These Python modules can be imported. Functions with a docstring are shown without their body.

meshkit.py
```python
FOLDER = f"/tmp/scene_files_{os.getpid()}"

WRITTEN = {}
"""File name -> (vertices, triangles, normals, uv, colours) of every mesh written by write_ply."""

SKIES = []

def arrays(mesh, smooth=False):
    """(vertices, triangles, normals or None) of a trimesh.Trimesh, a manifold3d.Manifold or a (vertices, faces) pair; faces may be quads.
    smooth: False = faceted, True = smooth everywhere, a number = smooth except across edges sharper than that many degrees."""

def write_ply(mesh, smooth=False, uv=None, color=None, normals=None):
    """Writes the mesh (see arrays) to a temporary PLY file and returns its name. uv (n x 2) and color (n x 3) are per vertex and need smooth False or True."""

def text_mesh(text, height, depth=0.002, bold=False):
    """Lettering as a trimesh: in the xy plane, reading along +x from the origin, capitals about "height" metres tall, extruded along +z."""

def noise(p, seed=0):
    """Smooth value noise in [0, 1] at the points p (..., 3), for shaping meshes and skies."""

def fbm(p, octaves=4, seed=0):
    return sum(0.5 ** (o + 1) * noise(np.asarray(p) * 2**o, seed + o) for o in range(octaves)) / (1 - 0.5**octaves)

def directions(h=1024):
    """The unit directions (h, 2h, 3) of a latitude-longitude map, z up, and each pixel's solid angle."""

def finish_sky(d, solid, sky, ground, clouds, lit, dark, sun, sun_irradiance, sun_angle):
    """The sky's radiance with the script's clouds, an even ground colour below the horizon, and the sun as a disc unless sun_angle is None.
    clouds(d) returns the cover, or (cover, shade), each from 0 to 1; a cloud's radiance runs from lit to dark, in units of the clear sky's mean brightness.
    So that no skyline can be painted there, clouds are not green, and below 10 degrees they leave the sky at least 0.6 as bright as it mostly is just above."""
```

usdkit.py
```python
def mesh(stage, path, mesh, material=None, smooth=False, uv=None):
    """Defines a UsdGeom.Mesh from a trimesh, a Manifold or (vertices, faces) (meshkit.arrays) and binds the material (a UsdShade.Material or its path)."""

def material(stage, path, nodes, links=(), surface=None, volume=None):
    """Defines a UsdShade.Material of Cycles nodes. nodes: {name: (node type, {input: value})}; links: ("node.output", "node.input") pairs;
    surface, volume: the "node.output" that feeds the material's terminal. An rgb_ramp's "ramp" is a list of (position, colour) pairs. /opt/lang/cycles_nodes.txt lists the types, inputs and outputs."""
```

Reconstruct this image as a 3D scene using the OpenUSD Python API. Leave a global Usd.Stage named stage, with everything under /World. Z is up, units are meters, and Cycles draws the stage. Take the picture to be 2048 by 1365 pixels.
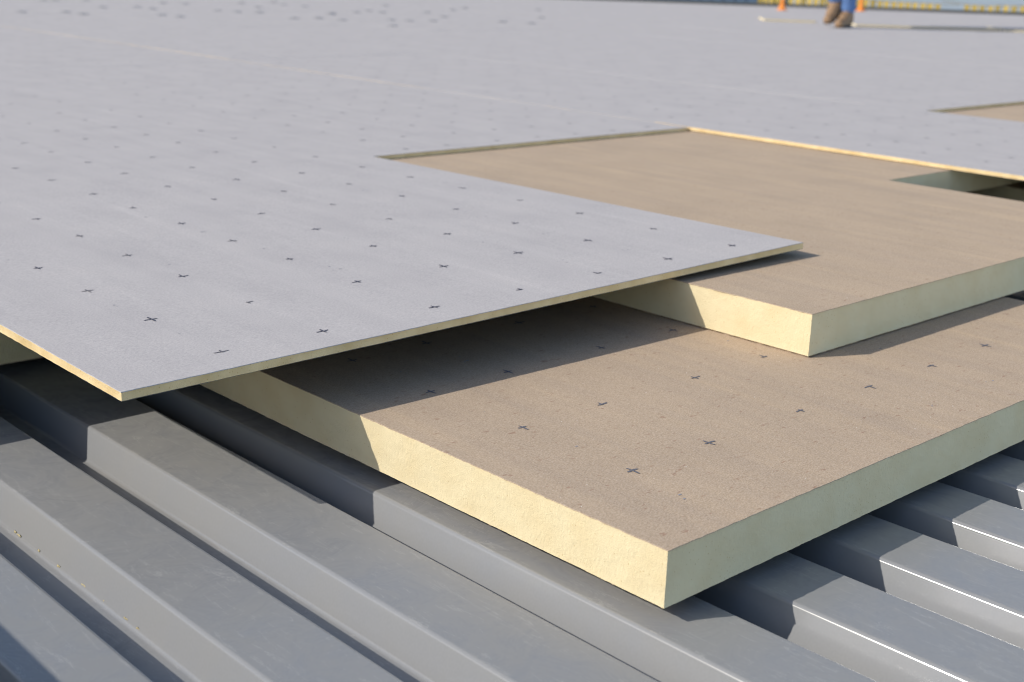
import math, random
import numpy as np, trimesh, usdkit, meshkit, manifold3d
from shapely.geometry import Polygon, box as sbox
from pxr import Usd, UsdGeom, UsdLux, UsdShade, Sdf, Gf, Vt

stage = Usd.Stage.CreateInMemory()
UsdGeom.SetStageUpAxis(stage, UsdGeom.Tokens.z)
UsdGeom.SetStageMetersPerUnit(stage, 1.0)
world = UsdGeom.Xform.Define(stage, '/World')
stage.SetDefaultPrim(world.GetPrim())

# ------------------------------------------------------------------ camera
CAM = np.array([-0.58789, -1.24584, 0.45223])
YAW, PITCH, ROLL, FPX = 0.824384, 0.285170, 0.033074, 2607.476
fwd = np.array([math.cos(PITCH) * math.cos(YAW), math.cos(PITCH) * math.sin(YAW), -math.sin(PITCH)])
r0 = np.cross(fwd, [0, 0, 1]); r0 /= np.linalg.norm(r0); u0 = np.cross(r0, fwd)
right = r0 * math.cos(ROLL) + u0 * math.sin(ROLL)
up = -r0 * math.sin(ROLL) + u0 * math.cos(ROLL)
cam = UsdGeom.Camera.Define(stage, '/World/camera')
M = Gf.Matrix4d(*right, 0, *up, 0, *(-fwd), 0, *CAM, 1)
cam.AddTransformOp().Set(M)
cam.CreateHorizontalApertureAttr(36.0)
cam.CreateVerticalApertureAttr(36.0 * 682 / 1024)
cam.CreateFocalLengthAttr(FPX / 2048 * 36.0)
cam.CreateClippingRangeAttr(Gf.Vec2f(0.02, 3000))
cam.CreateFStopAttr(7.0)
cam.CreateFocusDistanceAttr(1.5)
cam.CreateExposureAttr(0.17)

# ------------------------------------------------------------------ sky and sun
SUN = np.array([-1.373, 0.660, 1.0]); SUN /= np.linalg.norm(SUN)
ELEV = math.asin(SUN[2]); ROT = math.atan2(SUN[0], SUN[1])
dome = UsdLux.DomeLight.Define(stage, '/World/sky')
dome.GetPrim().SetCustomDataByKey('kind', 'structure')
skym = usdkit.material(stage, '/World/Looks/sky', {
    's': ('sky_texture', {'sky_type': 'single_scattering', 'sun_disc': False, 'sun_elevation': ELEV, 'sun_rotation': ROT, 'aerosol_density': 1.2}),
    'b': ('background_shader', {'strength': 0.138})}, [('s.color', 'b.color')], surface='b.background')
UsdShade.MaterialBindingAPI.Apply(dome.GetPrim()).Bind(skym)
sun = UsdLux.DistantLight.Define(stage, '/World/sun')
sun.CreateIntensityAttr(0.97); sun.CreateAngleAttr(0.5); sun.CreateColorAttr(Gf.Vec3f(1.0, 0.945, 0.855))
sun.CreateNormalizeAttr(True)
zx = np.cross([0, 0, 1], SUN); zx /= np.linalg.norm(zx); zy = np.cross(SUN, zx)
sun.AddTransformOp().Set(Gf.Matrix4d(*zx, 0, *zy, 0, *SUN, 0, 0, 0, 5, 1))

# ------------------------------------------------------------------ levels (grey board tops are z = 0)
TH = 0.0112                      # grey cover board
T1, T2 = 0.0643, 0.0626          # upper, lower insulation
ZU = -TH + 0.0002                # top of upper insulation
ZL = ZU - T1                     # top of lower insulation
ZB = ZL - T2                     # its underside
ZD = ZB - 0.0143                 # top of the steel ribs
W = 1.219
rng = random.Random(7); nrng = np.random.default_rng(7)

# ------------------------------------------------------------------ materials
def mat(name, nodes, links, surface):
    return usdkit.material(stage, '/World/Looks/' + name, nodes, links, surface=surface)

def facer_material(name, base, dark, light, red=None, spots=0.0, sparkle=0.0, rough=0.8, bump=0.25, grain=650, streak=((0.975, 0.975, 0.977), (1.02, 1.02, 1.018))):
    """paper / coated glass facer: fibre grain, soft mottling, sparse darker fibres and pale specks"""
    n = {'g': ('geometry', {}),
         'mapg': ('mapping', {'scale': (grain * 0.45, grain, grain)}),
         'grain': ('noise_texture', {'scale': 1.0, 'detail': 3.0, 'roughness': 0.65}),
         'mapm': ('mapping', {'scale': (8.0, 6.0, 8.0)}),
         'mott': ('noise_texture', {'scale': 1.0, 'detail': 5.0, 'roughness': 0.6}),
         'maps': ('mapping', {'scale': (28.0, 1.6, 28.0)}),
         'strk': ('noise_texture', {'scale': 1.0, 'detail': 3.0, 'roughness': 0.6}),
         'rg': ('rgb_ramp', {'ramp': [(0.28, dark), (0.5, base), (0.74, light)]}),
         'rm': ('rgb_ramp', {'ramp': [(0.25, (0.93, 0.93, 0.935)), (0.5, (1, 1, 1)), (0.75, (1.05, 1.045, 1.035))]}),
         'rs': ('rgb_ramp', {'ramp': [(0.3, streak[0]), (0.62, streak[1]), (0.72, tuple(2 * b_ - a_ for a_, b_ in zip(*streak)))]}),
         'm1': ('mix_color', {'blend_type': 'multiply', 'fac': 1.0, 'use_clamp': False}),
         'm2': ('mix_color', {'blend_type': 'multiply', 'fac': 1.0, 'use_clamp': False}),
         'bump': ('bump', {'strength': bump, 'distance': 0.0012}),
         'p': ('principled_bsdf', {'roughness': rough, 'specular_ior_level': 0.06, 'diffuse_roughness': 0.0})}
    l = [('g.position', 'mapg.vector'), ('mapg.vector', 'grain.vector'), ('g.position', 'mapm.vector'), ('mapm.vector', 'mott.vector'),
         ('g.position', 'maps.vector'), ('maps.vector', 'strk.vector'),
         ('grain.fac', 'rg.fac'), ('mott.fac', 'rm.fac'), ('strk.fac', 'rs.fac'), ('rg.color', 'm1.a'), ('rm.color', 'm1.b'), ('m1.result', 'm2.a'), ('rs.color', 'm2.b'),
         ('grain.fac', 'bump.height'), ('bump.normal', 'p.normal')]
    out = 'm2.result'
    if spots:
        n['maps2'] = ('mapping', {'scale': (70, 150, 100)})
        n['sn'] = ('noise_texture', {'scale': 1.0, 'detail': 2.0})
        n['sr'] = ('rgb_ramp', {'ramp': [(0.0, (0, 0, 0)), (0.66, (0, 0, 0)), (0.76, (spots,) * 3), (1, (spots,) * 3)]})
        n['m3'] = ('mix_color', {'blend_type': 'mix', 'b': red})
        l += [('g.position', 'maps2.vector'), ('maps2.vector', 'sn.vector'), ('sn.fac', 'sr.fac'), ('sr.color', 'm3.fac'), (out, 'm3.a')]
        out = 'm3.result'
    if sparkle:
        n['vo'] = ('voronoi_texture', {'scale': 130.0, 'feature': 'f1'})
        n['vs'] = ('separate_color', {})
        n['vc'] = ('math', {'math_type': 'greater_than', 'value2': 1 - sparkle})
        n['vd'] = ('math', {'math_type': 'less_than', 'value2': 0.085})
        n['vm'] = ('math', {'math_type': 'multiply'})
        n['m4'] = ('mix_color', {'blend_type': 'mix', 'b': (0.85, 0.82, 0.74)})
        l += [('g.position', 'vo.vector'), ('vo.color', 'vs.color'), ('vs.r', 'vc.value1'), ('vo.distance', 'vd.value1'), ('vc.value', 'vm.value1'), ('vd.value', 'vm.value2'),
              ('vm.value', 'm4.fac'), (out, 'm4.a')]
        out = 'm4.result'
    l.append((out, 'p.base_color'))
    return mat(name, n, l, 'p.BSDF')

grey_facer = facer_material('grey_facer', (0.432, 0.408, 0.404), (0.352, 0.332, 0.335), (0.505, 0.48, 0.466), rough=0.9, bump=0.35)
brown_facer = facer_material('brown_facer', (0.440, 0.338, 0.245), (0.325, 0.245, 0.175), (0.55, 0.445, 0.345), red=(0.25, 0.13, 0.085), spots=0.55, sparkle=0.035, rough=0.7, bump=0.38, grain=800, streak=((0.95, 0.955, 0.965), (1.03, 1.025, 1.0)))

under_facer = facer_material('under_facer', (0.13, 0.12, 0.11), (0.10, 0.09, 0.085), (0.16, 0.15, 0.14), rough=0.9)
def foam_material(name, base, deep):
    n = {'g': ('geometry', {}),
         'ms': ('mapping', {'scale': (320, 320, 170)}), 'st': ('noise_texture', {'scale': 1, 'detail': 4.0, 'roughness': 0.65}),
         'fn': ('noise_texture', {'scale': 700, 'detail': 3.0}),
         'mt': ('noise_texture', {'scale': 22, 'detail': 4.0}),
         'rm': ('rgb_ramp', {'ramp': [(0.28, deep), (0.62, base)]}),
         'vo': ('voronoi_texture', {'scale': 260.0}),
         'pr': ('rgb_ramp', {'ramp': [(0.0, (0.62, 0.5, 0.36)), (0.13, (0.86, 0.8, 0.7)), (0.25, (1, 1, 1))]}),
         'vs': ('separate_color', {}), 'vc': ('math', {'math_type': 'greater_than', 'value2': 0.86}),
         'mm': ('mix_color', {'blend_type': 'multiply', 'use_clamp': False}),
         'h1': ('math', {'math_type': 'multiply', 'value2': 0.6}), 'h2': ('math', {'math_type': 'add'}),
         'b': ('bump', {'strength': 0.5, 'distance': 0.0022}),
         'p': ('principled_bsdf', {'roughness': 0.85, 'specular_ior_level': 0.15, 'diffuse_roughness': 0.5})}
    l = [('g.position', 'ms.vector'), ('ms.vector', 'st.vector'), ('g.position', 'fn.vector'), ('g.position', 'mt.vector'), ('mt.fac', 'rm.fac'),
         ('g.position', 'vo.vector'), ('vo.distance', 'pr.fac'), ('vo.color', 'vs.color'), ('vs.g', 'vc.value1'), ('vc.value', 'mm.fac'), ('rm.color', 'mm.a'), ('pr.color', 'mm.b'),
         ('mm.result', 'p.base_color'), ('fn.fac', 'h1.value1'), ('h1.value', 'h2.value1'), ('st.fac', 'h2.value2'), ('h2.value', 'b.height'), ('b.normal', 'p.normal')]
    return mat(name, n, l, 'p.BSDF')

foam = foam_material('yellow_foam', (0.712, 0.618, 0.405), (0.680, 0.572, 0.355))
board_core = foam_material('dense_foam', (0.76, 0.60, 0.345), (0.62, 0.46, 0.225))

ink = mat('ink', {'g': ('geometry', {}), 'n': ('noise_texture', {'scale': 900, 'detail': 2}),
                  'r': ('rgb_ramp', {'ramp': [(0.35, (0.030, 0.032, 0.055)), (0.7, (0.085, 0.085, 0.115))]}),
                  'p': ('principled_bsdf', {'roughness': 0.7})},
          [('g.position', 'n.vector'), ('n.fac', 'r.fac'), ('r.color', 'p.base_color')], 'p.BSDF')
worn_ink = mat('worn_ink', {'g': ('geometry', {}), 'n': ('noise_texture', {'scale': 900, 'detail': 2}),
                  'r': ('rgb_ramp', {'ramp': [(0.35, (0.075, 0.080, 0.105)), (0.68, (0.19, 0.175, 0.175))]}),
                  'p': ('principled_bsdf', {'roughness': 0.7})},
          [('g.position', 'n.vector'), ('n.fac', 'r.fac'), ('r.color', 'p.base_color')], 'p.BSDF')
faint_ink = mat('faint_ink', {'p': ('principled_bsdf', {'roughness': 0.8, 'base_color': (0.27, 0.265, 0.29)})}, [], 'p.BSDF')

steel = mat('steel_deck', {
    'g': ('geometry', {}),
    'n1': ('noise_texture', {'scale': 5.0, 'detail': 5.0, 'roughness': 0.6, 'distortion': 0.5}),
    'n2': ('noise_texture', {'scale': 420.0, 'detail': 2.0}),
    'rub': ('noise_texture', {'scale': 17.0, 'detail': 6.0, 'roughness': 0.68, 'distortion': 0.7}),
    'mp': ('mapping', {'rotation': (0, 0, 0.6), 'scale': (60, 9, 30)}), 'scr': ('noise_texture', {'scale': 1.0, 'detail': 5.0, 'roughness': 0.75, 'distortion': 2.6}),
    'sx': ('separate_xyz', {}), 'upm': ('map_range', {'from_min': 0.75, 'from_max': 0.99, 'to_min': 0.0, 'to_max': 1.0, 'clamp': True}),
    'r1': ('rgb_ramp', {'ramp': [(0.34, (0.240, 0.246, 0.256)), (0.66, (0.252, 0.252, 0.249))]}),
    'r2': ('rgb_ramp', {'ramp': [(0.3, (0.975, 0.975, 0.975)), (0.7, (1.02, 1.02, 1.02))]}),
    'rr': ('rgb_ramp', {'ramp': [(0.22, (0, 0, 0)), (0.58, (1, 1, 1))]}),
    'rs': ('rgb_ramp', {'ramp': [(0.585, (0, 0, 0)), (0.61, (0.8, 0.8, 0.8)), (0.635, (0, 0, 0))]}),
    'm': ('mix_color', {'blend_type': 'multiply', 'fac': 1.0, 'use_clamp': False}),
    'dm': ('math', {'math_type': 'multiply'}), 'dm2': ('math', {'math_type': 'multiply', 'value2': 0.36}),
    'ss': ('math', {'math_type': 'multiply'}),
    'md': ('mix_color', {'b': (0.30, 0.288, 0.262)}),
    'ms': ('mix_color', {'b': (0.37, 0.365, 0.35)}),
    'ro': ('map_range', {'from_min': 0.0, 'from_max': 1.0, 'to_min': 0.17, 'to_max': 0.36}),
    'p': ('principled_bsdf', {'metallic': 0.04, 'specular_ior_level': 0.5})},
    [('g.position', 'n1.vector'), ('g.position', 'n2.vector'), ('g.position', 'rub.vector'), ('g.position', 'mp.vector'), ('mp.vector', 'scr.vector'),
     ('g.normal', 'sx.vector'), ('sx.z', 'upm.value'), ('n1.fac', 'r1.fac'), ('n2.fac', 'r2.fac'), ('r1.color', 'm.a'), ('r2.color', 'm.b'),
     ('rub.fac', 'rr.fac'), ('rr.color', 'dm.value1'), ('upm.result', 'dm.value2'), ('dm.value', 'dm2.value1'), ('dm2.value', 'md.fac'), ('m.result', 'md.a'),
     ('scr.fac', 'rs.fac'), ('rs.color', 'ss.value1'), ('upm.result', 'ss.value2'), ('ss.value', 'ms.fac'), ('md.result', 'ms.a'), ('ms.result', 'p.base_color'),
     ('dm.value', 'ro.value'), ('ro.result', 'p.roughness')], 'p.BSDF')

def plain(name, c, rough=0.6, metallic=0.0, var=0.12, scale=30.0):
    lo = tuple(x * (1 - var) for x in c); hi = tuple(min(1, x * (1 + var)) for x in c)
    return mat(name, {'g': ('geometry', {}), 'n': ('noise_texture', {'scale': scale, 'detail': 4.0}), 'r': ('rgb_ramp', {'ramp': [(0.3, lo), (0.7, hi)]}),
                      'p': ('principled_bsdf', {'roughness': rough, 'metallic': metallic})},
               [('g.position', 'n.vector'), ('n.fac', 'r.fac'), ('r.color', 'p.base_color')], 'p.BSDF')

# ------------------------------------------------------------------ scene helpers
used = {}
def path_for(parent, name):
    base = str(parent.GetPath()) if parent is not None else '/World'
    k = used.get((base, name), 0); used[(base, name)] = k + 1
    return f'{base}/{name}' if k == 0 else f'{base}/{name}_{k:03d}'
def tag(prim, label=None, cat=None, group=None, kind=None):
    for k, v in (('label', label), ('category', cat), ('group', group), ('kind', kind)):
        if v: prim.SetCustomDataByKey(k, v)
    return prim
def obj(name, mesh, m, parent=None, smooth=False):
    return usdkit.mesh(stage, path_for(parent, name), mesh, m, smooth=smooth).GetPrim()
def thing(name, label, cat, loc=(0, 0, 0), rotz=0.0, group=None, kind=None):
    x = UsdGeom.Xform.Define(stage, path_for(None, name))
    x.AddTranslateOp().Set(Gf.Vec3d(*map(float, loc)))
    x.AddRotateZOp().Set(float(rotz))
    return tag(x.GetPrim(), label, cat, group, kind)
def dup(src, loc, rotz=0.0, label=None, group=None):
    d = src.GetCustomData()
    name = src.GetName()
    while name[-4:-3] == '_' and name[-3:].isdigit(): name = name[:-4]
    x = UsdGeom.Xform.Define(stage, path_for(None, name))
    x.AddTranslateOp().Set(Gf.Vec3d(*map(float, loc))); x.AddRotateZOp().Set(float(rotz))
    p = x.GetPrim(); p.GetReferences().AddInternalReference(src.GetPath()); p.SetInstanceable(True)
    return tag(p, label or d.get('label'), d.get('category'), group or d.get('group'))
def join(ms): return trimesh.util.concatenate(ms)
def boxm(x0, x1, y0, y1, z0, z1):
    m = trimesh.creation.box((x1 - x0, y1 - y0, z1 - z0)); m.apply_translation(((x0 + x1) / 2, (y0 + y1) / 2, (z0 + z1) / 2)); return m
def tube(pts, rad, sides=8):
    p = np.asarray(pts, float); t = np.gradient(p, axis=0); t /= np.linalg.norm(t, axis=1, keepdims=True)
    ref = np.where(np.abs(t[:, 2:]) < .9, [[0, 0, 1.]], [[1., 0, 0]]); a = np.cross(t, ref); a /= np.linalg.norm(a, axis=1, keepdims=True); b = np.cross(t, a)
    ang = np.arange(sides) * 2 * np.pi / sides; rad = np.broadcast_to(rad, (len(p),))
    v = p[:, None] + rad[:, None, None] * (np.cos(ang)[None, :, None] * a[:, None] + np.sin(ang)[None, :, None] * b[:, None])
    n = len(p); i, j = np.meshgrid(np.arange(n - 1), np.arange(sides), indexing='ij')
    q = np.stack([i * sides + j, i * sides + (j + 1) % sides, (i + 1) * sides + (j + 1) % sides, (i + 1) * sides + j], -1).reshape(-1, 4)
    f = np.vstack([q[:, [0, 1, 2]], q[:, [0, 2, 3]]])
    c0 = np.array([[0, k + 1, k] for k in range(1, sides - 1)]); c1 = np.array([[0, k, k + 1] for k in range(1, sides - 1)]) + (n - 1) * sides
    return trimesh.Trimesh(v.reshape(-1, 3), np.vstack([f, c0, c1]), process=False)

# ------------------------------------------------------------------ boards
def outline(w, l, ds):
    """closed CCW outline with outward normals; corner points are kept"""
    P, N = [], []
    c = [(0, 0), (w, 0), (w, l), (0, l)]; nn = [(0, -1), (1, 0), (0, 1), (-1, 0)]
    for k in range(4):
        a, b = np.array(c[k], float), np.array(c[(k + 1) % 4], float); m = max(1, int(round(np.linalg.norm(b - a) / ds)))
        for i in range(m):
            P.append(a + (b - a) * i / m)
            n = np.array(nn[k], float) if i else np.array(nn[k], float) + np.array(nn[k - 1], float)
            N.append(n)
    return np.array(P), np.array(N)
def slab(P, zs, off, cap_step=0):
    """loft of the outline P through the levels zs (top to bottom); off[level] are xy offsets per point; capped"""
    n = len(P); V = np.vstack([np.c_[P + o, np.full(n, z)] for z, o in zip(zs, off)])
    F = []
    i = np.arange(n); j = (i + 1) % n
    for k in range(len(zs) - 1):
        a, b = k * n, (k + 1) * n
        F += [np.c_[a + i, b + i, b + j], np.c_[a + i, b + j, a + j]]
    for lev, flip in ((0, False), (len(zs) - 1, True)):
        Q = P + off[lev]
        if n > 8 and cap_step:
            from scipy.spatial import Delaunay
            x0_, y0_ = Q.min(0); x1_, y1_ = Q.max(0); m_ = cap_step * .5
            gx, gy = np.meshgrid(np.arange(x0_ + m_, x1_ - m_, cap_step), np.arange(y0_ + m_, y1_ - m_, cap_step)); I = np.c_[gx.ravel(), gy.ravel()]
            base_ = len(V); V = np.vstack([V, np.c_[I, np.full(len(I), zs[lev])]])
            ALL = np.vstack([Q, I]); tri = Delaunay(ALL).simplices; import shapely
            pg_ = Polygon(Q).buffer(1e-6); cen_ = ALL[tri].mean(1); tri = tri[shapely.contains_xy(pg_, cen_[:, 0], cen_[:, 1])]
            tri = np.where(tri < n, tri + lev * n, tri - n + base_)
        elif n <= 8:
            tri = np.array([[0, k, k + 1] for k in range(1, n - 1)])
        else:
            import mapbox_earcut as ec
            tri = ec.triangulate_float64(Q, np.array([n], np.uint32)).reshape(-1, 3).astype(int)
        tri = tri if (n > 8 and cap_step) else tri + lev * n
        a, b, c = V[tri[:, 0]], V[tri[:, 1]], V[tri[:, 2]]
        cr = (b - a)[:, 0] * (c - a)[:, 1] - (b - a)[:, 1] * (c - a)[:, 0]
        tri[cr < 0] = tri[cr < 0][:, ::-1]
        F.append(tri[:, ::-1] if flip else tri)
    return trimesh.Trimesh(V, np.vstack(F), process=False)
def cross_mesh(r, z=0.0, full=True):
    """printed +: two worn strokes along the board's axes, flat ink on the facer"""
    ms = []
    for ax in (0, 1):
        L0, L1 = [(-0.0088, 0.0090), (-0.0094, 0.0098)][ax]
        L0 += r.uniform(-.002, .003); L1 += r.uniform(-.004, .002)
        if not full and r.random() < 0.2:
            if r.random() < 0.5: L0 *= 0.25
            else: L1 *= 0.3
        n = 5; t = np.linspace(L0, L1, n); hw = 0.0014 * np.array([r.uniform(.55, .9)] + [r.uniform(.8, 1.25) for _ in range(n - 2)] + [r.uniform(.5, .9)])
        jig = np.array([r.uniform(-.0006, .0006) for _ in range(n)]); tilt = r.uniform(-.05, .05)
        up_ = np.c_[t, tilt * t + jig + hw]; dn = np.c_[t, tilt * t + jig - hw]
        V = np.vstack([up_, dn]); V = V if ax == 0 else V[:, ::-1] * [1, 1]
        V = np.c_[V, np.full(len(V), z + (0.00012 if ax else 0.0))]
        F = []
        for i in range(n - 1): F += [[i, n + i, n + i + 1], [i, n + i + 1, i + 1]]
        F = np.array(F)
        if ax == 1: F = F[:, ::-1]
        ms.append(trimesh.Trimesh(V, F, process=False))
    return join(ms)
def smudge_mesh(r, z):
    ms = []
    for _ in range(r.randint(1, 3)):
        a = r.uniform(0, 6.28); s = r.uniform(.0008, .0022); ox, oy = r.uniform(-.012, .012), r.uniform(-.012, .012)
        k = np.arange(5) * 2 * np.pi / 5
        V = np.c_[ox + s * 1.3 * np.cos(k), oy + s * .7 * np.sin(k), np.full(5, z)]; V[:, :2] += nrng.normal(0, s * .15, (5, 2))
        ms.append(trimesh.Trimesh(V, [[0, 1, 2], [0, 2, 3], [0, 3, 4]], process=False))
    return join(ms)
GX = [0.155, 0.295, 0.477, 0.633, 0.788, 0.945, 1.102]
GY = [0.059, 0.233, 0.411, 0.575, 0.744, 0.915, 1.085]

def warp(m, w, l, zc, sag=0.0, wav=0.0, seed=0):
    """bilinear corner heights (front left, front right, back right, back left) and a slight waviness, applied to all vertices"""
    v = np.array(m.vertices); u, t = np.clip(v[:, 0] / w, 0, 1), np.clip(v[:, 1] / l, 0, 1)
    z = zc[0] * (1 - u) * (1 - t) + zc[1] * u * (1 - t) + zc[2] * u * t + zc[3] * (1 - u) * t
    if wav:
        z = z + wav * (meshkit.noise(np.c_[v[:, 0] * 4.1, v[:, 1] * 4.1, np.full(len(v), seed + .5)], seed) - .5)
    v[:, 2] += z
    return trimesh.Trimesh(v, m.faces, process=False)

def build_board(root, w, l, th, facer, core, ds, ft=0.0014, fray=0.0008, rough=0.0007, levels=2, bottom=True, zc=None, wav=0.0, seed=1, crosses=None, single=False, full=True, inks=None, under=None):
    inks = inks or ink
    P, N = outline(w, l, ds)
    n = len(P)
    s = np.arange(n) * ds
    def along(freq, amp, lev=0.0, sd=0):
        return amp * 2 * (meshkit.fbm(np.c_[P * freq, np.full(n, lev)], 3, seed + sd) - .5)
    bt_ = (.0028 if under is None else .0009) if bottom else 0
    zs = np.linspace(-ft, -th + bt_, levels)
    offs = []
    for z in zs:
        k = along(170, rough * .9, z * 190, 3) + along(45, rough * .8, z * 40, 4) + along(7, rough * 1.2, z * 12, 5)
        edge = 0.0006 if levels > 3 and z == zs[-1] else 0.0
        offs.append(N * (k + edge)[:, None])
    c = slab(P, zs, offs, cap_step=0.05 if zc is not None else 0)
    f = along(190, fray, 0, 9) + along(14, fray * .6, 0, 11) + .0003
    top = slab(P, [0.0, -ft], [N * (f)[:, None], N * (f + .0002)[:, None]], cap_step=0.05 if zc is not None else 0)
    parts = [('core', c, core), ('top_facer', top, facer)]
    if bottom:
        f2 = along(190, fray * 2.2, 3, 19) - .0036
        if under is not None: f2 = f - .0004
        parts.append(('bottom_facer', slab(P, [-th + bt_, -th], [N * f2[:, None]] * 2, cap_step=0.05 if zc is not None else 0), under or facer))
    for nm, m, mt in parts:
        if zc is not None: m = warp(m, w, l, zc, wav=wav, seed=seed)
        obj(nm, m, mt, root, smooth=40 if (levels > 3 and nm == 'core') else False)
    if crosses:
        r = random.Random(seed * 31 + 5); allm, faint = [], []
        for (cx, cy) in crosses:
            cm = cross_mesh(r, 0.0004, full); cm.apply_translation((cx + r.uniform(-.002, .002), cy + r.uniform(-.002, .002), 0))
            if zc is not None: cm = warp(cm, w, l, zc, wav=wav, seed=seed)
            if single: obj('printed_cross', cm, inks if r.random() < .6 or inks is worn_ink else worn_ink, root)
            else: allm.append(cm)
            if r.random() < 0.6:
                sm = smudge_mesh(r, 0.0004); sm.apply_translation((cx + r.uniform(-.02, .02), cy - .088, 0))
                if cy - .088 > .02:
                    if zc is not None: sm = warp(sm, w, l, zc, wav=wav, seed=seed)
                    faint.append(sm)
        if allm: tag(obj('printed_crosses', join(allm), inks, root), kind='stuff')
        if faint: tag(obj('ink_smudges', join(faint), faint_ink, root), kind='stuff')

grid = [(x, y) for x in GX for y in GY]

# ------------------------------------------------------------------ ground, building, roof deck
RE = np.array([11.232, 10.159]); RD = np.array([0.67716, -0.73583]); RN = np.array([0.73583, 0.67716])
far_l, far_r = RE - RD * 14, RE + RD * 14
roof_poly = Polygon([(-6, -8), (far_r[0] - 2, -8), tuple(far_r), tuple(far_l), (-6, 26)]).buffer(0)
ground_m = plain('pale_ground', (0.30, 0.345, 0.375), 0.9, var=0.10, scale=0.05)  # bluish distance haze is mixed into this ground colour
gm = trimesh.Trimesh([(-900, -900, -6), (1500, -900, -6), (1500, 1500, -6), (-900, 1500, -6)], [[0, 1, 2], [0, 2, 3]], process=False)
tag(obj('ground', gm, ground_m), kind='structure')
wall_m = plain('concrete_wall', (0.36, 0.36, 0.35), 0.9)
bt = thing('roofed_building', 'building block under the roof, its pale top hidden below the boards', 'building', kind='structure')
bw = trimesh.creation.extrude_polygon(roof_poly, 5.70, engine='earcut'); bw.apply_translation((0, 0, -5.95)); obj('wall', bw, wall_m, bt)
pad_poly = roof_poly.buffer(-0.02).intersection(sbox(5.6, -20, 60, 60))
pad = trimesh.creation.extrude_polygon(pad_poly, 0.23, engine='earcut'); pad.apply_translation((0, 0, -.249)); obj('insulation_pad', pad, foam, bt)

WEB, DEP = 0.0155, 0.0380
RIBS = [(-.056 - .1588 * k, .034 - .1588 * k + (.003 if k == 1 else 0)) for k in range(17, 1, -1)] + [(-.216, -.131), (-.056, .034), (.1055, .2060), (.265, .356), (.4205, .5155), (.5795, .6735), (.7345, .830)]
RIBS += [(.7345 + .1568 * k, .828 + .1568 * k) for k in range(1, 27)]
def bent(c, R=0.0058, seg=6):
    """polyline with its inner corners rolled to radius R"""
    out = [c[0]]
    for i in range(1, len(c) - 1):
        a, b, d = c[i - 1], c[i], c[i + 1]
        ua, ud = (a - b) / np.linalg.norm(a - b), (d - b) / np.linalg.norm(d - b)
        th = math.acos(np.clip(ua @ ud, -1, 1)); tl = R / math.tan(th / 2)
        cen = b + (ua + ud) / np.linalg.norm(ua + ud) * R / math.sin(th / 2)
        p0, p1 = b + ua * tl, b + ud * tl
        a0, a1 = math.atan2(*(p0 - cen)[::-1]), math.atan2(*(p1 - cen)[::-1]); da = (a1 - a0 + math.pi) % (2 * math.pi) - math.pi
        for k in range(seg + 1):
            an = a0 + da * k / seg; out.append(cen + R * np.array([math.cos(an), math.sin(an)]))
    out.append(c[-1]); return np.array(out)
deck = thing('roof_deck', 'bare grey ribbed steel roof deck', 'roof deck', (-0.0560, -0.7, ZD), 0.62, kind='structure')
ys = np.linspace(-3.2, 3.2, 65)
NR = len(RIBS)
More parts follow.
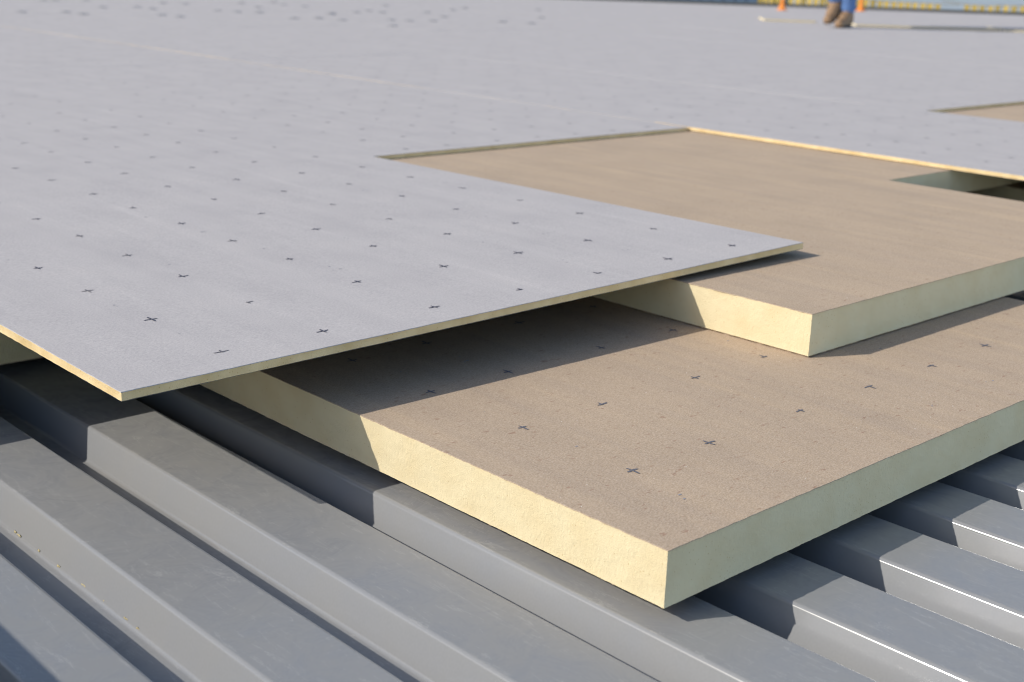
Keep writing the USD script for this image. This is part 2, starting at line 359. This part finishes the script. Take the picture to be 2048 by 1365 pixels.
for s0 in range(0, NR, 6):
    grp = range(s0, min(s0 + 6, NR)); c = []
    lo = (RIBS[s0 - 1][1] + RIBS[s0][0]) / 2 if s0 else RIBS[0][0] - .034
    e = grp[-1]; hi = (RIBS[e][1] + RIBS[e + 1][0]) / 2 if e + 1 < NR else RIBS[e][1] + .034
    c.append((lo, -DEP))
    for r_ in grp:
        l_, q_ = RIBS[r_]; c += [(l_ - WEB, -DEP), (l_, 0), (q_, 0), (q_ + WEB, -DEP)]
    c.append((hi, -DEP))
    pr = bent(np.array(c, float)) - [RIBS[17][0], 0]; n = len(pr)
    V = np.concatenate([np.c_[pr[:, 0], np.full(n, y), pr[:, 1] + 0.0012 * (meshkit.noise(np.c_[np.round(pr[:, 0] / .1588) * 3.7, np.full(n, y * 1.7), pr[:, 0] * 2], 4) - .5)] for y in ys])
    i, j = np.meshgrid(np.arange(len(ys) - 1), np.arange(n - 1), indexing='ij')
    q = np.stack([i * n + j, i * n + j + 1, (i + 1) * n + j + 1, (i + 1) * n + j], -1).reshape(-1, 4)
    obj('deck_sheet', (V, q), steel, deck, smooth=True)

dabs = []
dr = random.Random(3)
for y in (.819, .808, .757, .708, .65, .604, .557, .532):
    m = trimesh.creation.icosphere(subdivisions=1, radius=1.0); m.apply_scale((.0006, dr.uniform(.003, .006), dr.uniform(.0010, .0018)))
    m.vertices += nrng.normal(0, .0003, m.vertices.shape); m.apply_translation((-.0142 + dr.uniform(-.001, .001), y, -.0345)); dabs.append(m)
dab_m = plain('yellow_glue', (0.36, 0.305, 0.17), 0.6)
tag(obj('glue_dabs', join(dabs), dab_m, deck, smooth=True), 'small yellow glue spots along the foot of a rib at left', kind='stuff')

# ------------------------------------------------------------------ insulation boards
RAD = 180 / math.pi
INS = 'insulation board'
def insulation(label, x, y, z, th, rot=0.0, ds=0.006, levels=14, crosses=None, single=False, seed=1, w=W, l=W, rough=0.0008):
    t = thing('insulation_board', label, INS, (x, y, z), rot)
    build_board(t, w, l, th, brown_facer, foam, ds, levels=levels, seed=seed, crosses=crosses, single=single, rough=rough, fray=0.0008, full=False, ft=0.0008, inks=worn_ink)
    return t
lowgrid = [(x, y) for x in (.122, .256, .437, .594, .750, .908, 1.063) for y in (.156, .326, .495, .662, .83, 1.0)]
insulation('thick brown faced foam board lying directly on the steel ribs, crosses printed on top', 0.2836, -0.5284, ZL, T2, 0.015 * RAD, crosses=lowgrid, single=True, seed=11, ds=0.004, levels=20)
insulation('plain brown faced foam board laid on top of the crossed board, near corner sunlit', 0.9163, -0.2356, ZU, T1, 0.0162 * RAD, seed=12, w=1.172, l=0.606, ds=0.004, levels=20)
# floor of the gap and the notch beyond it
insulation('brown faced foam board forming the floor of the wide gap between grey boards', 0.905, 0.3785, ZU - .0003, T1, 0.0, ds=0.012, levels=6, seed=13, w=1.190, l=W)
insulation('foam board with a shaded pale side showing inside the notch at the right', 2.0985, 0.380, ZU - .0006, T1, 0.0, ds=0.012, levels=6, seed=14)
insulation('deepest foam board at the bottom of the notch at the right', 2.63, -0.70, ZL, T2, -0.6, ds=0.012, levels=6, seed=15)
insulation('foam board in shade under the left edge of the jutting grey board', -0.965, 0.585, ZL, T2, -0.5, ds=0.008, levels=10, seed=16)
insulation('foam board floor of the second, farther gap at the right edge', 3.335, 0.22, ZU - .0002, T1, 0.0, ds=0.05, levels=3, seed=17)
# boards under the grey field that nothing shows of except their edges in the gaps
ib = thing('insulation_board', 'hidden foam board of the lower layer under the grey field', INS, (0.285, 0.715, ZL), 0, group='foam boards under the grey field')
build_board(ib, W - .004, W - .004, T2, brown_facer, foam, 0.1, levels=2, seed=21)
for (x, y, z) in [(1.51, 0.715, ZL), (2.735, 0.53, ZL), (1.51, 1.94, ZL), (0.285, 1.94, ZL), (2.735, 1.76, ZL), (3.96, -0.6, ZL), (3.96, 0.63, ZL), (3.96, 1.86, ZL)]:
    dup(ib, (x, y, z))
for (x, y) in [(-0.33, 0.86), (-0.33, 2.085), (0.905, 1.605), (2.0985, 1.605), (3.335, 1.45), (4.56, 0.22), (4.56, 1.45), (3.335, -1.005), (4.56, -1.005), (2.0985, 2.83), (3.335, 2.68), (4.56, 2.68), (0.905, 2.83)]:
    dup(ib, (x, y, ZU - 0.001))
# foam offcuts that carry the boards clear of the ribs
so = thing('foam_offcut', 'strip of foam under the boards', 'foam strip', (0.60, -0.10, ZB - .0142), 0, group='foam strips under the boards')
obj('strip', boxm(0, 0.05, 0, 0.5, 0, .0141), foam, so)
for (x, y) in [(1.25, -.12), (0.60, 0.9), (1.25, 0.9), (2.95, -.4), (3.6, -.4), (-0.6, 0.8), (0.1, 0.95), (1.8, 0.9), (2.95, 0.9), (3.6, 0.9), (4.3, 0.1), (4.9, 0.1)]:
    dup(so, (x, y, ZB - .0142))

# ------------------------------------------------------------------ grey cover boards
CB = 'cover board'
t = thing('cover_board', 'front grey cover board jutting out over the bare deck, crosses printed in rows', CB, (0, 0, 0))
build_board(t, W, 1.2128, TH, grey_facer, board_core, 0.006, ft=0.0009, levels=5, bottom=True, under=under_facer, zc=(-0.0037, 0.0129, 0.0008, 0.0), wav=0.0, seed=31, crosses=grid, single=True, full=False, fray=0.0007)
def field_base(w, seed, loc, label, group=None, rot=0.0, l=W, cr=True, ds=0.03, inks=None):
    b = thing('cover_board', label, CB, loc, rot, group=group)
    g = [(x * w / W, y) for x, y in grid] if cr else None
    build_board(b, w - .0012, l - .0012, TH, grey_facer, board_core, ds, ft=0.0009, levels=2, bottom=True, under=under_facer, seed=seed, crosses=g, full=False, inks=inks)
    return b
FG = 'grey cover boards laid in the roof field'
FL = 'grey cover board laid flush with its neighbours in the wide roof field'
# the boards that border the gap
A1 = field_base(W, 41, (0.001, 1.2140, 0), 'grey cover board directly behind the jutting front board', inks=worn_ink)
B1 = field_base(1.134, 42, (1.2205, 1.2140, -0.0004), 'grey cover board whose shaded edge closes the far left end of the gap', inks=worn_ink)
C1 = field_base(1.112, 43, (2.3600, 0.130, 0.0010), 'grey cover board whose yellow sunlit edge runs along the far side of the gap', inks=worn_ink)
C0 = field_base(1.112, 44, (2.3600, -1.0895, 0.0002), 'grey cover board overhanging the notch at the right edge', inks=worn_ink)
D1 = field_base(W, 45, (3.4720, 1.118, 0.0004), 'grey cover board whose dark edge closes the second gap at far right', inks=worn_ink)
dup(A1, (-1.2205, 0.405, 0.0), 0, 'grey cover board beside the jutting board, just out of the picture at left', 'grey cover boards left of the view')
first = {}
rows = []
def visible(x0, x1, y0, y1):
    def ok(x, y):
        d = np.array([x, y]) - CAM[:2]; az = math.degrees(math.atan2(d[1], d[0]))
        return 22.5 < az < 72.5
    return any(ok(x, y) for x in np.linspace(x0, x1, 4) for y in np.linspace(y0, y1, 4))
x = 0.001; specs = [(0.001, W, 1.2140 + W), (1.2205, 1.134, 1.2140 + W), (2.3600, 1.112, 0.130 + W), (3.4720, W, 1.118 + W)]
xx = 3.4720 + W
k = 0
while xx < 17:
    specs.append((xx, W, None)); xx += W
roof_in = roof_poly.buffer(-0.05)
count = 0
clip_n = 0
for ri, (x0, w, ystart) in enumerate(specs):
    if ystart is None:
        ystart = -2.0 + rng.uniform(0, W)
    y = ystart
    while y < 13.5:
        rect = sbox(x0, y, x0 + w, y + W)
        if visible(x0, x0 + w, y, y + W) and roof_in.intersects(rect):
            z = rng.uniform(-.0003, .0005) - (.0007 if abs(x0 - 1.2205) < .01 else 0)
            if roof_in.contains(rect):
                key = round(w, 3)
                if key not in first:
                    first[key] = {W: D1, 1.134: B1, 1.112: C1}[key]
                flip = rng.random() < 0.5
                rz = (180.0 if flip else 0.0) + rng.uniform(-.02, .02)
                loc = (x0 + (w - .0012 if flip else 0), y + (W - .0012 if flip else 0), z)
                dup(first[key], loc, rz, FL, FG)
            else:
                pg = roof_in.intersection(rect.buffer(-.0015))
                if pg.geom_type == 'Polygon' and pg.area > .01:
                    b = thing('cover_board', 'grey cover board cut at a slant along the far roof edge', CB, (x0, y, z), group='cut grey boards along the far roof edge')
                    pl = np.array(pg.exterior.coords)[:-1] - [x0, y]
                    for nm, zz, hh, mt in (('core', -TH, TH - .0009, board_core), ('top_facer', -.0009, .0009, grey_facer)):
                        m = trimesh.creation.extrude_polygon(Polygon(pl), hh, engine='earcut'); m.apply_translation((0, 0, zz)); obj(nm, m, mt, b)
            count += 1
        y += W
print('field boards', count)

# ------------------------------------------------------------------ fastening plates on the distant boards
plate_m = plain('galvanised_plate', (0.30, 0.295, 0.305), 0.6, 0.0)
plate_xy = [(3.073, 7.707), (3.38, 7.693), (3.371, 7.4), (3.959, 8.35), (4.24, 8.35), (4.231, 8.085), (3.871, 7.255), (3.888, 7.034), (4.628, 7.816), (4.691, 7.636), (5.318, 8.352), (4.834, 7.554), (5.622, 9.126), (4.971, 8.94), (4.846, 9.089), (4.619, 6.747), (4.836, 6.77), (4.856, 6.504), (5.387, 7.398), (5.869, 8.503), (5.904, 8.879), (6.075, 9.316), (4.373, 9.531), (4.097, 9.51), (3.992, 9.502), (5.297, 7.277), (5.705, 7.511), (6.012, 7.771), (5.95, 7.5), (6.868, 8.677), (5.249, 6.459), (4.767, 5.805), (5.319, 6.341), (6.392, 7.478), (5.519, 6.317), (6.057, 6.847), (7.009, 7.889), (6.035, 6.142), (6.911, 6.644), (6.113, 5.911), (8.023, 7.864), (7.405, 8.193)]
def plate_mesh():
    r = [0.0, .006, .006, .012, .026, .030, .036, .0385, .0385]; z = [.005, .005, .0034, .0030, .0030, .0042, .0032, .0010, 0.0]
    return trimesh.creation.revolve(np.c_[r, z], sections=20)
pt = None
for i, (px, py) in enumerate(plate_xy):
    if pt is None:
        pt = thing('fastening_plate', 'round metal fastening plate screwed onto the distant grey boards', 'fastening plate', (px, py, .0016), group='fastening plates on the distant boards')
        obj('plate', plate_mesh(), plate_m, pt); obj('screw_head', trimesh.creation.cylinder(.006, .003, sections=8, transform=trimesh.transformations.translation_matrix((0, 0, .0068))), plate_m, pt)
    else: dup(pt, (px, py, .0016), rng.uniform(0, 360))

# ------------------------------------------------------------------ loose boards lying far off, near the worker
def loose(label, a, b, width, th):
    a, b = np.array(a), np.array(b); d = b - a; L = np.linalg.norm(d); rot = math.degrees(math.atan2(d[1], d[0]))
    tt = thing('loose_board', label, 'foam board', (a[0], a[1], .0018), rot)
    obj('core', boxm(0, L, 0, width, 0, th - .001), foam, tt); obj('top_facer', boxm(-.001, L + .001, -.001, width + .001, th - .001, th), grey_facer, tt)
loose('short pale foam board lying flat on the distant roof left of the worker', (8.92, 5.93), (8.92 + .30, 5.93 - .326), .5, .015)
loose('longer pale foam board lying flat on the distant roof behind the worker at right', (9.10, 5.12), (9.10 + .80, 5.12 - .87), .6, .015)
loose('pale foam board lying flat on the distant roof at the far right edge', (9.93, 4.22), (9.93 + .9, 4.22 - .98), .6, .015)

# ------------------------------------------------------------------ roof edge, flag line, posts
trim_m = plain('dark_edge_metal', (0.075, 0.08, 0.08), 0.5)
a0 = RE - RD * 12; b0 = RE + RD * 12
et = thing('roof_edge_trim', 'dark metal trim along the far edge of the roof', 'edge trim', (a0[0], a0[1], 0), math.degrees(math.atan2(RD[1], RD[0])), kind=None)
obj('flashing', join([boxm(0, 24, .0, .10, -.25, .034), boxm(0, 24, .10, .115, -.35, .026)]), trim_m, et)
yellow = plain('yellow_plastic', (0.60, 0.43, 0.10), 0.5); orange = plain('orange_plastic', (0.75, 0.24, 0.03), 0.45); rope_m = plain('rope', (0.30, 0.28, 0.22), 0.8)
flags1 = [(12.586, 8.776, 0.062), (12.631, 8.728, 0.063), (12.675, 8.68, 0.064), (12.724, 8.627, 0.062), (12.833, 8.509, 0.062), (12.889, 8.448, 0.062), (12.933, 8.399, 0.06), (12.982, 8.347, 0.06), (13.034, 8.29, 0.06), (13.086, 8.233, 0.059), (13.13, 8.185, 0.059), (13.19, 8.12, .058), (13.245, 8.06, .06), (13.30, 8.00, .06), (13.37, 7.925, .063), (13.434, 7.855, 0.065), (13.491, 7.794, 0.061), (13.548, 7.732, 0.053), (13.6, 7.675, 0.05), (13.66, 7.61, 0.047), (13.716, 7.549, 0.045), (13.772, 7.488, 0.043), (13.827, 7.428, 0.042), (13.891, 7.358, 0.04), (13.947, 7.298, 0.038), (14.011, 7.229, 0.036)]
flags2 = [(14.24, 6.979, 0.041), (14.301, 6.913, 0.04), (14.362, 6.847, 0.036), (14.428, 6.775, 0.035), (14.484, 6.715, 0.045), (14.547, 6.646, 0.045), (14.613, 6.574, 0.046), (14.681, 6.5, 0.05), (14.745, 6.43, .05), (14.81, 6.36, .05)]
def flag_line(label, F):
    o = np.array([F[0][0], F[0][1], 0]); tt = thing('flag_line', label, 'flag line', tuple(o))
    P = np.array(F) - o + [RN[0] * .02, RN[1] * .02, .055]
    obj('rope', tube(np.vstack([P[:1] - [RD[0] * .3, RD[1] * .3, -.04], P, P[-1:] + [RD[0] * .25, RD[1] * .25, .0]]), .006, 6), rope_m, tt)
    for p in P:
        h, w = .112 * rng.uniform(.9, 1.05), .060 * rng.uniform(.9, 1.1)
        prf = [(-.5, 0), (.5, 0), (.52, -.35), (.40, -.80), (.12, -1), (-.12, -1), (-.40, -.80), (-.52, -.35)]
        pg = Polygon([(u * w, v * h) for u, v in prf]); m = trimesh.creation.extrude_polygon(pg, .004, engine='earcut')
        R = np.eye(4); R[:3, 0] = [RD[0], RD[1], 0]; R[:3, 1] = [0, 0, 1]; R[:3, 2] = [RD[1], -RD[0], 0]
        ang = rng.uniform(-.25, .25); m.apply_transform(trimesh.transformations.rotation_matrix(ang, (0, 1, 0))); m.apply_transform(R); m.apply_translation(p)
        obj('pennant', m, yellow, tt)
flag_line('long low row of yellow pennants along the roof edge, passing behind the worker', flags1)
flag_line('short low row of yellow pennants along the roof edge at the right corner', flags2)
for nm, (px, py) in (('orange safety post standing on the roof edge left of the worker', (11.599, 7.723)), ('orange safety post standing just right of the worker', (12.737, 7.464))):
    s = thing('safety_post', nm, 'safety post', (px, py, .001))
    obj('pole', trimesh.creation.revolve(np.array([(0, .03), (.021, .03), (.021, 1.02), (.017, 1.05), (0, 1.055)]), sections=16), orange, s, smooth=40)
    obj('base', trimesh.creation.revolve(np.array([(0, 0), (.055, 0), (.055, .012), (.034, .02), (.030, .06), (0, .06)]), sections=20), orange, s, smooth=40)

# ------------------------------------------------------------------ beyond the roof: a dark blue shed and a tree
shed_m = plain('dark_blue_cladding', (0.085, 0.135, 0.205), 0.5); shed_roof = plain('shed_roof', (0.30, 0.33, 0.36), 0.6); dark_m = plain('dark_opening', (0.03, 0.035, 0.045), 0.4)
def place_ray(px, dist):
    r = fwd + (px - 1024) / FPX * right; h = r[:2] / np.linalg.norm(r[:2]); return CAM[:2] + h * dist
p0, p1 = place_ray(1150, 60), place_ray(1484, 60)
d = p1 - p0; L = np.linalg.norm(d); rot = math.degrees(math.atan2(d[1], d[0]))
sh_ = thing('distant_shed', 'dark blue metal shed standing beyond the far roof edge', 'shed', (p0[0], p0[1], -6), rot)
obj('wall', boxm(0, L, 0, 9, 0, 6.4), shed_m, sh_)
for i in range(int(L / .5)):
    obj('wall_rib', boxm(.2 + i * .5, .26 + i * .5, -.04, -.001, 0, 6.38), shed_m, sh_)
obj('roof', trimesh.Trimesh(*(lambda v: (v, [[0, 1, 4], [1, 5, 4], [2, 3, 5], [3, 4, 5][::1], [0, 4, 3], [1, 2, 5]]))(np.array([(-.3, -.3, 6.405), (L + .3, -.3, 6.405), (L + .3, 9.3, 6.405), (-.3, 9.3, 6.405), (-.3, 4.5, 8), (L + .3, 4.5, 8)])), process=False), shed_roof, sh_)
obj('door', boxm(L * .55, L * .8, -.06, -.045, 0, 4.2), dark_m, sh_)
leaf_m = mat('leaves', {'n': ('object_info', {}), 'g': ('geometry', {}), 'nt': ('noise_texture', {'scale': 1.3, 'detail': 3}), 'r': ('rgb_ramp', {'ramp': [(0.3, (0.05, 0.06, 0.02)), (0.7, (0.13, 0.135, 0.05))]}),
                        'd': ('diffuse_bsdf', {}), 't': ('translucent_bsdf', {}), 'm': ('mix_closure', {'fac': 0.3})},
             [('g.position', 'nt.vector'), ('nt.fac', 'r.fac'), ('r.color', 'd.color'), ('r.color', 't.color'), ('d.BSDF', 'm.closure1'), ('t.BSDF', 'm.closure2')], 'm.closure')
bark_m = plain('bark', (0.10, 0.075, 0.05), 0.9)
pc = place_ray(1502, 52)
tr = thing('broadleaf_tree', 'olive green tree beyond the roof edge beside the blue shed', 'tree', (pc[0], pc[1], -6), 0)
trunk = [tube([(0, 0, 0), (.03, .02, 1.2), (.0, .05, 2.6), (.05, 0, 4.2)], [.11, .09, .07, .03], 8)]
for a in range(6):
    an = a * 1.05; z0 = 1.6 + .4 * a; trunk.append(tube([(0, 0, z0), (.25 * math.cos(an), .25 * math.sin(an), z0 + .35), (.42 * math.cos(an), .42 * math.sin(an), z0 + .8)], [.045, .03, .012], 6))
obj('trunk', join(trunk), bark_m, tr)
LV, LF = [], []
for _ in range(2600):
    c = nrng.normal(0, 1, 3); c /= np.linalg.norm(c); rr = nrng.random() ** .4
    cl = meshkit.noise(c * 2.2 + 5, 3); p = c * rr * np.array([.62, .62, 2.1]) * (.65 + .6 * cl) + [0, 0, 3.9]
    a, b = nrng.normal(0, 1, (2, 3)); a /= np.linalg.norm(a); b -= a * (a @ b); b /= np.linalg.norm(b); s = nrng.uniform(.05, .1)
    k = len(LV); LV += [p - a * s, p + b * s * .5, p + a * s, p - b * s * .5]; LF += [[k, k + 1, k + 2], [k, k + 2, k + 3]]
obj('crown', trimesh.Trimesh(np.array(LV), np.array(LF), process=False), leaf_m, tr)

# ------------------------------------------------------------------ added board stack, unseen left of the view, put there to shade the deck corner
wrap_m = plain('white_wrap', (0.62, 0.62, 0.60), 0.35)
def bundle(label, x0, x1, y0, y1, z0, n, th, rot=0.0):
    tt = thing('board_bundle', label, 'added shade blocker', (x0, y0, z0), rot)
    for i in range(n):
        o = rng.uniform(-.004, .004)
        obj('board', boxm(o, x1 - x0 + o * .5, o, y1 - y0, i * th + .001, (i + 1) * th - .0015), foam if i < n - 1 else grey_facer, tt)
bundle('added low stack of foam boards, unseen at left, that shades the deck corner', -1.66, -0.462, -1.02, 0.15, ZD, 3, .0645)

# ------------------------------------------------------------------ the worker
def limb(pairs):
    hs = []
    for (p, r), (q, s) in pairs:
        A = manifold3d.Manifold.sphere(r, 20).translate(tuple(map(float, p))); B = manifold3d.Manifold.sphere(s, 20).translate(tuple(map(float, q)))
        hs.append(manifold3d.Manifold.batch_hull([A, B]))
    return hs
def fuse(hs, edge=.03, it=8):
    m = hs[0]
    for h in hs[1:]: m = m + h
    m = m.refine_to_length(edge).to_mesh()
    t_ = trimesh.Trimesh(m.vert_properties[:, :3], m.tri_verts, process=True)
    trimesh.smoothing.filter_taubin(t_, iterations=it); return t_
skin_m = plain('skin', (0.45, 0.28, 0.20), 0.5); jean_m = plain('blue_denim', (0.085, 0.165, 0.36), 0.85, var=.25, scale=60); boot_m = plain('tan_boot', (0.25, 0.155, 0.085), 0.7, var=.2, scale=60)
shirt_m = plain('grey_shirt', (0.24, 0.25, 0.27), 0.9); hair_m = plain('brown_hair', (0.06, 0.04, 0.025), 0.8); sole_m = plain('boot_sole', (0.06, 0.05, 0.045), 0.8); helmet_m = plain('white_helmet', (0.7, 0.7, 0.68), 0.35)
F = np.array([-.83, -.555]) * .93 + np.array([-.73, .68]) * .36; F /= np.linalg.norm(F)
FR = math.degrees(math.atan2(F[1], F[0])) - 90           # local +y = walking direction, local +x = the person's right
S = np.array([F[1], -F[0]])
foot = np.array([8.75, 4.985])                            # left foot, flat on the roof: local (-.10, .30)
base = foot - S * (-.055) + F * .03
per = thing('person', 'person in blue jeans and tan work boots walking across the distant roof', 'person', (base[0], base[1], .0018), FR)
hipz = .90
Lk, La = (-.075, .045, .49), (-.06, -.03, .10)
Rk, Ra = (.065, .10, .52), (.035, .01, .165)
hipL, hipR = (-.09, 0, hipz), (.09, 0, hipz)
body = fuse(limb([((0, -.01, .98), .125), ][:0] + [((( -.07, 0, .96), .12), ((.07, 0, .96), .12)), (((0, 0, .98), .13), ((0, .03, 1.28), .14)), (((-.13, .03, 1.38), .075), ((.13, .03, 1.38), .075)), (((0, .02, 1.28), .15), ((0, .03, 1.36), .11)),
    ((( 0, .03, 1.40), .06), ((0, .045, 1.52), .055)), (((0, .05, 1.60), .085), ((0, .065, 1.66), .09)), (((0, .09, 1.56), .05), ((0, .09, 1.60), .07)), (((0, .155, 1.61), .012), ((0, .165, 1.585), .016)),
    (((-.085, .05, 1.60), .018), ((-.085, .05, 1.63), .02)), (((.085, .05, 1.60), .018), ((.085, .05, 1.63), .02)),
    (((-.19, .03, 1.36), .06), ((-.24, -.06, 1.10), .045)), (((-.24, -.06, 1.10), .043), ((-.22, .06, .88), .03)), (((-.22, .06, .88), .028), ((-.215, .10, .80), .032)),
    (((.19, .03, 1.36), .06), ((.24, .06, 1.10), .045)), (((.24, .06, 1.10), .043), ((.22, .23, .94), .03)), (((.22, .23, .94), .028), ((.215, .29, .89), .032)),
    ((hipL, .085), (Lk, .055)), ((Lk, .053), (La, .035)), ((hipR, .085), (Rk, .055)), ((Rk, .053), (Ra, .035))]
    + [(((-.215 + dx, .10, .80), .011), ((-.215 + dx, .13, .80 - dl), .009)) for dx, dl in ((-.024, .07), (-.008, .085), (.008, .08), (.024, .065))] + [(((-.20, .115, .82), .012), ((-.185, .15, .775), .01))]
    + [(((.215 + dx, .29, .89), .011), ((.215 + dx, .33, .89 - dl), .009)) for dx, dl in ((-.024, .055), (-.008, .07), (.008, .065), (.024, .05))] + [(((.20, .30, .91), .012), ((.185, .34, .88), .01))]), .022, 5)
obj('body', body, skin_m, per, smooth=True)
jeans = fuse(limb([(((-.075, 0, .93), .135), ((.075, 0, .93), .135)), (((-.06, 0, 1.0), .128), ((.06, 0, 1.0), .128)), ((hipL, .108), (Lk, .078)), ((Lk, .076), ((-.06, -.025, .205), .064)), (((-.06, -.025, .205), .064), ((-.06, -.03, .150), .062)), ((hipR, .108), (Rk, .078)), ((Rk, .076), ((.038, .02, .235), .062))]), .03, 6)
obj('jeans', jeans, jean_m, per, smooth=True)
shirt = fuse(limb([(((-.085, 0, .99), .125), ((.085, 0, .99), .125)), (((0, 0, 1.02), .145), ((0, .03, 1.28), .158)), (((-.15, .03, 1.37), .085), ((.15, .03, 1.37), .085)), (((0, .02, 1.24), .165), ((0, .03, 1.37), .115)), (((-.19, .03, 1.36), .072), ((-.23, -.035, 1.16), .060)), (((.19, .03, 1.36), .072), ((.23, .05, 1.16), .060))]), .03, 6)
obj('shirt', shirt, shirt_m, per, smooth=True)
def boot(ankle, heel, toe, shaft):
    up_ = fuse(limb([((shaft, .056), (ankle, .050)), ((ankle, .052), (tuple(np.array(heel) + [0, 0, .035]), .044)), ((ankle, .050), (tuple(np.array(toe) * .55 + np.array(ankle) * .45 + [0, 0, .0]), .045)), ((tuple(np.array(heel) + [0, 0, .035]), .042), (tuple(np.array(toe) + [0, 0, .012]), .038))]), .018, 5)
    b = obj('boot', up_, boot_m, per, smooth=True)
    h, t_ = np.array(heel), np.array(toe); ax = t_ - h; ln = np.linalg.norm(ax); ax /= ln
    q = np.array([(-.03, -.1), (.035, -.1), (.04, .2), (.034, .45), (.046, .72), (.040, .95), (.02, 1.1), (-.016, 1.1), (-.038, .95), (-.043, .72), (-.033, .45), (-.038, .2)]) * [1, ln]
    m = trimesh.creation.extrude_polygon(Polygon(q * [.92, 1]), .022, engine='earcut'); R = np.eye(4); R[:3, 1] = ax; R[:3, 0] = [1, 0, 0]; z_ = np.cross(R[:3, 0], ax); R[:3, 2] = z_ / np.linalg.norm(z_); m.apply_transform(R); m.apply_translation(h - R[:3, 2] * .011 - [0, 0, .008])
    obj('sole', m, sole_m, b)
boot(La, (-.06, -.065, .020), (-.06, .14, .020), (-.06, -.03, .20))
boot(Ra, (.034, -.035, .098), (.032, .155, .048), (.038, .015, .27))
obj('hair', fuse(limb([(((0, .035, 1.64), .092), ((0, .045, 1.68), .090)), (((0, .0, 1.58), .07), ((0, .02, 1.66), .085))]), .03, 4), hair_m, per, smooth=True)
obj('safety_helmet', join([trimesh.creation.revolve(np.array([(.115, 1.70), (.112, 1.74), (.09, 1.79), (.05, 1.815), (0, 1.82)]), sections=24, transform=trimesh.transformations.translation_matrix((0, .05, 0))), trimesh.creation.cylinder(.13, .008, sections=24, transform=trimesh.transformations.translation_matrix((0, .065, 1.70)))]), helmet_m, per, smooth=40)
